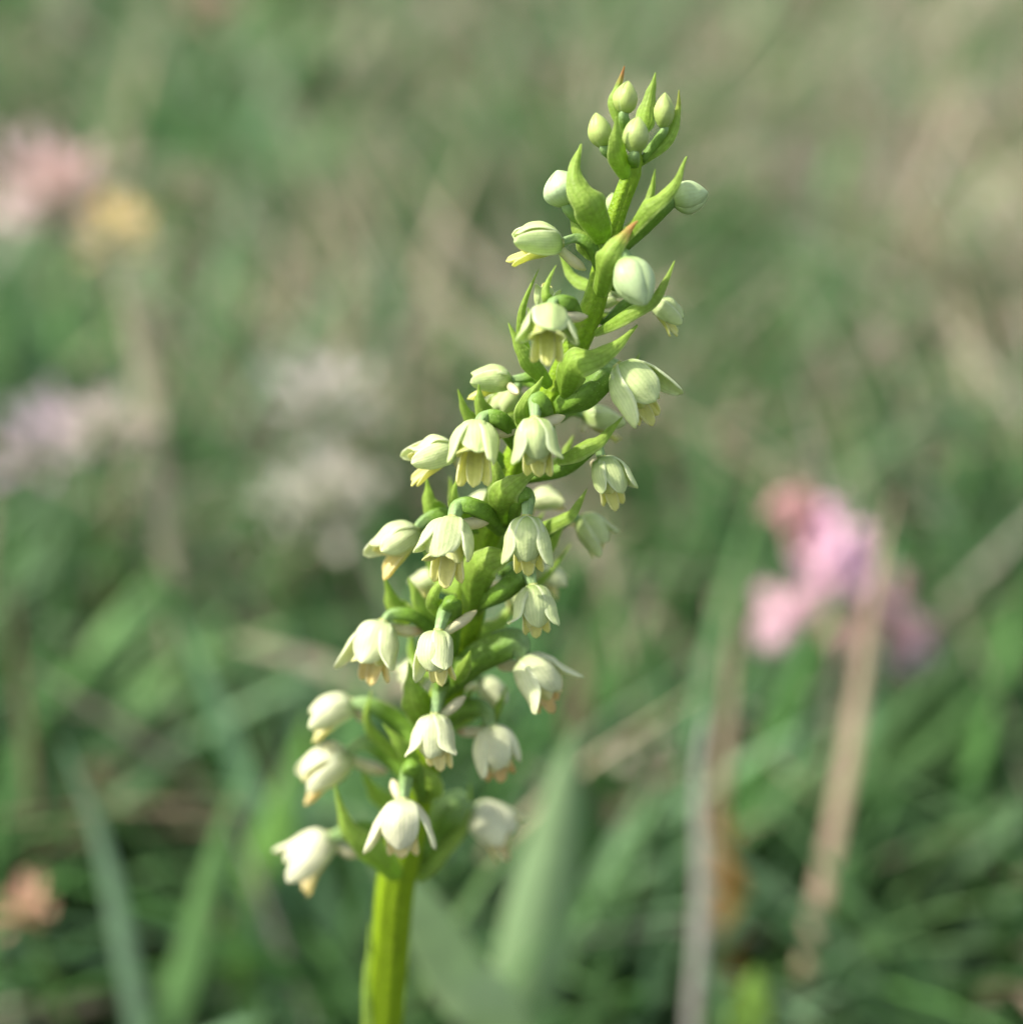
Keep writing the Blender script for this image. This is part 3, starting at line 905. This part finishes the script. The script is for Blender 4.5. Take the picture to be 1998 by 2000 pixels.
# ---- open flowers, from the top down
FL = [
    dict(neck=C1(560, 1445), axis=(-1, -0.06, 0.15), dorsal=(0.0, 1, 0.25), Lpx=100, base=C1(850, 1650), d=-0.15, spur=C1(745, 1650), ov=[C1(790, 1480), C1(680, 1410)], age=0.35, thick=0.11),
    dict(neck=C2(1530, 540), axis=(0.72, -0.62, 0.1), dorsal=(0.62, 0.62, 0.45), Lpx=72, base=C2(1150, 720), d=0.1, age=0.4, spur=C2(1250, 520), spur_d=0.3),
    dict(neck=C2(735, 600), axis=(-0.02, -0.74, 0.55), dorsal=(0, 0.6, 0.7), Lpx=118, base=C2(960, 650), d=-0.6, spur=C2(1030, 650), spur_d=-0.45, ov=[C2(890, 560), C2(800, 545)], age=0.3, mouth=1.0),
    dict(neck=C2(700, 600), axis=(0.12, 0.95, -0.1), dorsal=(0.2, -0.1, 1), Lpx=58, base=C2(960, 760), d=-0.1, age=0.4, flare=1.4),
    dict(neck=C2(450, 1125), axis=(-0.95, -0.12, 0.1), dorsal=(0.05, 1, 0.1), Lpx=84, base=C2(760, 1220), d=0.1, age=0.4, spur=C2(510, 1230), spur_d=-0.25, ov=[C2(640, 1110), C2(540, 1115)], thick=0.12),
    dict(neck=C2(1265, 1030), axis=(0.62, -0.76, 0.18), dorsal=(0.35, 0.35, 0.85), Lpx=112, base=C2(830, 1330), d=-0.3, ov=[C2(1010, 1240), C2(1190, 1060)], age=0.45, thick=0.22, flare=1.1),
    dict(neck=C3(745, 425), axis=(-0.04, -0.74, 0.55), dorsal=(0, 0.6, 0.7), Lpx=122, base=C3(1000, 560), d=-0.5, spur=C3(1005, 455), spur_d=-0.3, ov=[C3(900, 400), C3(810, 370)], age=0.5, mouth=1.0),
    dict(neck=C3(600, 572), axis=(-0.9, -0.36, 0.15), dorsal=(-0.15, 0.95, 0.2), Lpx=94, base=C3(960, 720), d=-0.1, age=0.6, mouth=0.6),
    dict(neck=C3(1108, 385), axis=(0.04, -0.95, 0.24), dorsal=(-0.15, 0.2, 1), Lpx=120, base=C3(1200, 500), d=-0.65, spur=C3(1295, 365), spur_d=-0.45, ov=[C3(1160, 310), C3(1120, 270)], age=0.35, thick=0.16),
    dict(neck=C3(1530, 630), axis=(0.35, -0.9, 0.18), dorsal=(0.35, 0.2, 0.9), Lpx=100, base=C3(1050, 760), d=-0.2, ov=[C3(1300, 690), C3(1480, 560)], age=0.5, flare=1.3, thick=0.14),
    dict(neck=C3(1395, 1000), axis=(0.6, -0.72, -0.1), dorsal=(0.6, 0.3, 0.7), Lpx=76, base=C3(1000, 1150), d=0.25, age=0.5, ov=[C3(1180, 1100), C3(1310, 1010)]),
    dict(neck=C3(365, 1075), axis=(-0.72, -0.6, 0.2), dorsal=(-0.35, 0.85, 0.35), Lpx=104, base=C3(830, 1130), d=-0.1, ov=[C3(560, 990), C3(430, 1010)], age=0.65, wither=0.6, mouth=0.6, thick=0.13),
    dict(neck=C3(590, 1015), axis=(-0.14, -0.86, 0.42), dorsal=(-0.15, 0.5, 0.8), Lpx=124, base=C3(900, 1080), d=-0.55, spur=C3(840, 1010), spur_d=-0.35, ov=[C3(760, 950), C3(640, 925)], age=0.6, mouth=0.8),
    dict(neck=C3(1058, 1000), axis=(0.0, -1, 0.14), dorsal=(-0.12, 0.12, 1), Lpx=112, base=C3(960, 1050), d=-0.6, ov=[C3(1010, 870), C3(1062, 880)], age=0.5),
    dict(neck=C3(1098, 1430), axis=(0.08, -1, 0.12), dorsal=(0.05, 0.1, 1), Lpx=106, base=C3(740, 1560), d=-0.5, ov=[C3(900, 1470), C3(1050, 1350)], age=0.55, flare=1.4, thick=0.2),
    dict(neck=C4(640, 375), axis=(-0.30, -0.92, 0.25), dorsal=(-0.35, 0.3, 0.85), Lpx=116, base=C4(1000, 480), d=-0.2, spur=C4(890, 430), spur_d=-0.1, ov=[C4(840, 340), C4(700, 320)], age=0.75, wither=0.8, mouth=0.6, flare=1.4, thick=0.12),
    dict(neck=C4(985, 430), axis=(-0.06, -1, 0.2), dorsal=(-0.5, 0.15, 0.9), Lpx=108, base=C4(1080, 560), d=-0.65, spur=C4(1225, 300), spur_d=-0.45, ov=[C4(1080, 260), C4(1030, 300)], age=0.65, thick=0.15),
    dict(neck=C4(1515, 600), axis=(0.6, -0.76, 0.12), dorsal=(0.4, 0.3, 0.85), Lpx=104, base=C4(1040, 790), d=-0.25, spur=C4(1360, 650), spur_d=0.0, ov=[C4(1230, 600), C4(1460, 500)], age=0.75, wither=0.7, thick=0.26, flare=1.2),
    dict(neck=C4(440, 875), axis=(-0.86, -0.46, 0.05), dorsal=(-0.4, 0.85, 0.2), Lpx=96, base=C4(880, 1180), d=0.3, ov=[C4(740, 1000), C4(560, 890)], age=0.85, thick=0.18),
    dict(neck=C4(415, 1190), axis=(-0.82, -0.55, 0.05), dorsal=(-0.5, 0.8, 0.25), Lpx=104, base=C4(840, 1400), d=0.25, spur=C4(665, 1315), spur_d=0.3, ov=[C4(690, 1230), C4(520, 1130)], age=0.9, wither=0.5, thick=0.15),
    dict(neck=C4(965, 955), axis=(0.0, -1, 0.15), dorsal=(-0.4, 0.12, 1), Lpx=106, base=C4(960, 1060), d=-0.55, spur=C4(1155, 835), spur_d=-0.4, ov=[C4(1010, 740), C4(990, 800)], age=0.8, thick=0.14),
    dict(neck=C4(1315, 1025), axis=(0.22, -0.96, 0.15), dorsal=(0.1, 0.15, 1), Lpx=112, base=C4(930, 1100), d=-0.15, spur=C4(1100, 1060), spur_d=0.0, ov=[C4(1120, 930), C4(1270, 920)], age=0.85, wither=1.0, thick=0.17),
    dict(neck=C4(765, 1490), axis=(-0.02, -1, 0.12), dorsal=(0.08, 0.12, 1), Lpx=122, base=C4(880, 1480), d=-0.6, spur=C4(695, 1360), spur_d=-0.4, ov=[C4(830, 1290), C4(790, 1330)], age=0.95, flare=1.5, thick=0.14),
    dict(neck=C4(1195, 1545), axis=(0.72, -0.62, 0.0), dorsal=(0.45, 0.7, 0.4), Lpx=104, base=C4(850, 1830), d=0.35, ov=[C4(960, 1680), C4(1100, 1530)], age=0.9, wither=0.4, thick=0.28),
    dict(neck=C4(310, 1720), axis=(-0.70, -0.72, 0.0), dorsal=(-0.6, 0.65, 0.3), Lpx=112, base=C4(780, 1880), d=0.3, ov=[C4(560, 1690), C4(420, 1680)], age=1.0, wither=0.3, thick=0.15),
    # behind the stem
    dict(neck=C4(1010, 90), axis=(-0.75, -0.35, -0.2), dorsal=(-0.3, 0.8, 0.3), Lpx=70, base=C4(1180, 180), d=0.45, age=0.7),
    dict(neck=C3(850, 870), axis=(-0.6, -0.4, -0.2), dorsal=(-0.4, 0.8, 0.3), Lpx=56, base=C3(960, 930), d=0.45, age=0.7),
    dict(neck=C3(1090, 900), axis=(0.85, 0.1, -0.2), dorsal=(0.1, 0.9, 0.3), Lpx=64, base=C3(980, 960), d=0.45, age=0.7, wither=0.3),
    dict(neck=C3(1130, 1330), axis=(0.7, -0.5, -0.2), dorsal=(0.5, 0.6, 0.3), Lpx=60, base=C3(900, 1350), d=0.5, age=0.75),
    dict(neck=C2(1010, 1400), axis=(0.8, -0.25, -0.2), dorsal=(0.2, 0.9, 0.2), Lpx=72, base=C2(820, 1420), d=0.4, spur=C2(1000, 1520), spur_d=0.3, age=0.4),
    dict(neck=C2(1110, 560), axis=(0.85, 0.35, -0.1), dorsal=(0, 0.9, 0.2), Lpx=46, base=C2(1080, 640), d=0.4, age=0.4),
    dict(neck=(1120, 640), axis=(-0.5, -0.75, 0.1), dorsal=(-0.5, 0.5, 0.6), Lpx=62, base=(1160, 620), d=0.4, age=0.4),
    dict(neck=(1200, 560), axis=(0.6, -0.6, 0.0), dorsal=(0.6, 0.5, 0.4), Lpx=58, base=(1180, 560), d=0.45, age=0.35),
    dict(neck=(1010, 760), axis=(-0.6, -0.7, 0.0), dorsal=(-0.5, 0.5, 0.5), Lpx=72, base=(1075, 780), d=0.42, age=0.45),
    dict(neck=(905, 1010), axis=(-0.5, -0.8, 0.0), dorsal=(-0.5, 0.5, 0.5), Lpx=72, base=(960, 1010), d=0.45, age=0.6),
    dict(neck=(985, 1130), axis=(0.5, -0.8, 0.0), dorsal=(0.5, 0.5, 0.5), Lpx=74, base=(930, 1150), d=0.45, age=0.6),
    dict(neck=(835, 1290), axis=(-0.6, -0.7, 0.0), dorsal=(-0.5, 0.5, 0.5), Lpx=70, base=(890, 1310), d=0.42, age=0.75),
    dict(neck=(940, 1330), axis=(0.6, -0.7, 0.0), dorsal=(0.5, 0.5, 0.5), Lpx=66, base=(890, 1340), d=0.42, age=0.8),
]
for i, q in enumerate(FL):
    make_flower(seed=i + 1, **q)

# ---- bracts
rnd.seed(99)
B = make_bract
B([C1(1070, 960), C1(985, 730), C1(980, 490)], 42, (-0.15, -0.35, -0.4))
B([C1(1180, 600), C1(1220, 400), C1(1275, 160)], 40, (0.0, 0.15, 0.2), fold=0.25)
B([C1(1150, 850), C1(1370, 660), C1(1440, 470), C1(1450, 290)], 24, (0.0, 0.05, 0.1, 0.1), wither=0.25)
B([C1(1010, 560), C1(960, 390), C1(1000, 250), C1(1040, 110)], 24, (0.1, 0.12, 0.15, 0.15), wither=1.0, label='small bract with a rusty brown tip')
B([C1(905, 1450), C1(800, 1180), C1(665, 960), C1(710, 695)], 68, (-0.15, -0.4, -0.35, -0.2))
B([C1(850, 1560), C1(720, 1400), C1(605, 1170)], 50, (-0.1, -0.1, 0.0), face=(-0.5, 0.3, 0.8))
B([C1(1010, 1420), C1(1180, 1190), C1(1390, 1040), C1(1510, 790)], 46, (-0.15, -0.35, -0.35, -0.2), face=(0, 0.5, 0.8))
B([C1(1180, 1250), C1(1240, 1080), C1(1272, 885)], 20, (0.2, 0.25, 0.25))
B([C1(830, 1850), C1(880, 1600), C1(1000, 1420), C1(1140, 1275)], 56, (-0.25, -0.5, -0.5, -0.45), face=(-0.2, 0.3, 1), wither=0.9, label='bract with an orange tip')
B([C2(1080, 760), C2(1310, 620), C2(1550, 500), C2(1690, 225)], 40, (-0.15, -0.35, -0.4, -0.3), face=(0.1, 0.5, 0.85))
B([C2(740, 1130), C2(560, 900), C2(540, 600), C2(665, 290)], 24, (-0.1, -0.15, -0.2, -0.2))
B([C2(760, 1180), C2(600, 1000), C2(510, 860), C2(435, 695)], 36, (-0.15, -0.25, -0.25, -0.2), face=(-0.2, 0.2, 1))
B([C2(900, 650), C2(750, 540), C2(720, 430), C2(795, 260)], 24, (-0.2, -0.4, -0.4, -0.35))
B([C2(830, 1260), C2(900, 1010), C2(1150, 930), C2(1415, 715)], 70, (-0.2, -0.5, -0.5, -0.35), face=(-0.1, 0.3, 1))
B([C2(800, 1720), C2(960, 1640), C2(1130, 1570), C2(1300, 1400)], 46, (-0.2, -0.3, -0.3, -0.2), face=(0.1, 0.6, 0.8))
B([C2(260, 1500), C2(120, 1390), C2(55, 1195)], 28, (0.0, 0.0, 0.0), face=(-0.4, 0.2, 0.9))
B([C2(360, 1480), C2(230, 1340), C2(212, 1160)], 38, (-0.15, -0.15, -0.15), face=(-0.3, 0.2, 0.9))
B([C2(1300, 1150), C2(1370, 1040), C2(1425, 925)], 12, (0.2, 0.25, 0.25))
B([C2(700, 1560), C2(560, 1350), C2(700, 1100)], 46, (-0.2, -0.4, -0.4), fold=0.25)
B([C3(900, 1060), C3(890, 880), C3(1000, 770), C3(1170, 680)], 62, (-0.2, -0.5, -0.55, -0.45), face=(-0.1, 0.25, 1))
B([C3(960, 1160), C3(1180, 1040), C3(1340, 970), C3(1435, 820)], 40, (-0.1, -0.25, -0.3, -0.2), face=(0.1, 0.6, 0.8))
B([C3(560, 1010), C3(450, 930), C3(430, 755)], 46, (-0.05, -0.05, 0.0), face=(-0.3, 0.1, 1), fold=0.25)
B([C3(760, 980), C3(600, 910), C3(618, 750)], 32, (-0.2, -0.3, -0.3), face=(-0.3, 0.2, 0.9))
B([C3(880, 1010), C3(880, 780), C3(820, 560)], 42, (-0.2, -0.35, -0.25), fold=0.3)
B([C3(700, 1620), C3(740, 1330), C3(900, 1240), C3(1060, 1250)], 70, (-0.2, -0.45, -0.5, -0.4), face=(-0.1, 0.3, 1))
B([C3(340, 1640), C3(220, 1560), C3(170, 1385)], 48, (-0.05, 0.0, 0.0), face=(-0.3, 0.1, 1), fold=0.25)
B([C3(520, 1720), C3(390, 1560), C3(315, 1375)], 42, (-0.1, -0.1, 0.0), face=(-0.3, 0.1, 1), fold=0.25)
B([C3(640, 1680), C3(460, 1520), C3(585, 1335)], 36, (-0.3, -0.5, -0.5), face=(-0.3, 0.2, 0.9))
B([C3(1000, 1500), C3(1180, 1370), C3(1335, 1165)], 16, (0.25, 0.3, 0.3))
B([C3(1130, 1280), C3(1220, 1160), C3(1290, 1050)], 24, (0.0, 0.0, 0.0))
B([C4(840, 1400), C4(660, 1190), C4(530, 1010), C4(565, 795)], 36, (0.1, 0.15, 0.15, 0.15), face=(-0.4, 0.2, 0.9))
B([C4(860, 1290), C4(760, 1160), C4(636, 1005)], 34, (-0.2, -0.25, -0.2), face=(-0.2, 0.3, 0.9))
B([C4(740, 1990), C4(580, 1830), C4(410, 1660), C4(335, 1390)], 56, (-0.2, -0.3, -0.3, -0.2), face=(-0.2, 0.2, 1))
B([C4(870, 1490), C4(950, 1390), C4(850, 1240)], 46, (-0.2, -0.25, -0.2), fold=0.3)
B([C4(1240, 1080), C4(1350, 930), C4(1412, 765)], 22, (0.0, 0.05, 0.1))
B([C4(850, 1990), C4(960, 1870), C4(1150, 1650), C4(1185, 1380)], 36, (-0.1, 0.05, 0.2, 0.3))
B([C4(1080, 760), C4(1150, 650), C4(1188, 548)], 30, (-0.4, -0.5, -0.5))
B([C4(940, 1060), C4(840, 860), C4(800, 620)], 62, (-0.2, -0.4, -0.3), fold=0.3)
B([C4(760, 1560), C4(590, 1460), C4(500, 1290)], 40, (0.2, 0.25, 0.25), face=(-0.3, 0.1, 1))
B([C4(1060, 1000), C4(1150, 900), C4(1190, 770)], 26, (0.1, 0.15, 0.15))
for (bx, by), (mx, my), (tx, ty), w_ in [((1190, 470), (1235, 440), (1262, 392), 30), ((1170, 560), (1120, 540), (1092, 492), 30), ((1150, 620), (1225, 610), (1262, 560), 34),
                                         ((1120, 690), (1060, 660), (1030, 600), 34), ((1080, 770), (1150, 745), (1190, 700), 40), ((1050, 830), (985, 800), (965, 742), 34),
                                         ((1000, 920), (1085, 905), (1120, 850), 40), ((960, 1010), (895, 985), (878, 930), 36), ((945, 1060), (1020, 1050), (1062, 1000), 40),
                                         ((925, 1150), (860, 1130), (830, 1075), 38), ((905, 1240), (975, 1215), (1010, 1165), 40), ((885, 1320), (815, 1290), (800, 1235), 36),
                                         ((850, 1420), (920, 1390), (955, 1340), 36)]:
    B([(bx, by), (mx, my), (tx, ty)], w_, (0.1, 0.3, 0.38), face=(0, 0.4, 0.9))
# leaf sheath clasping the stem at the bottom
B([(728, 2250), (718, 2100), (712, 1960), (722, 1800)], 40, (-0.1, -0.12, -0.12, -0.1), face=(-0.6, 0, 0.8), fold=0.25, label='sheathing leaf edge along the stem')
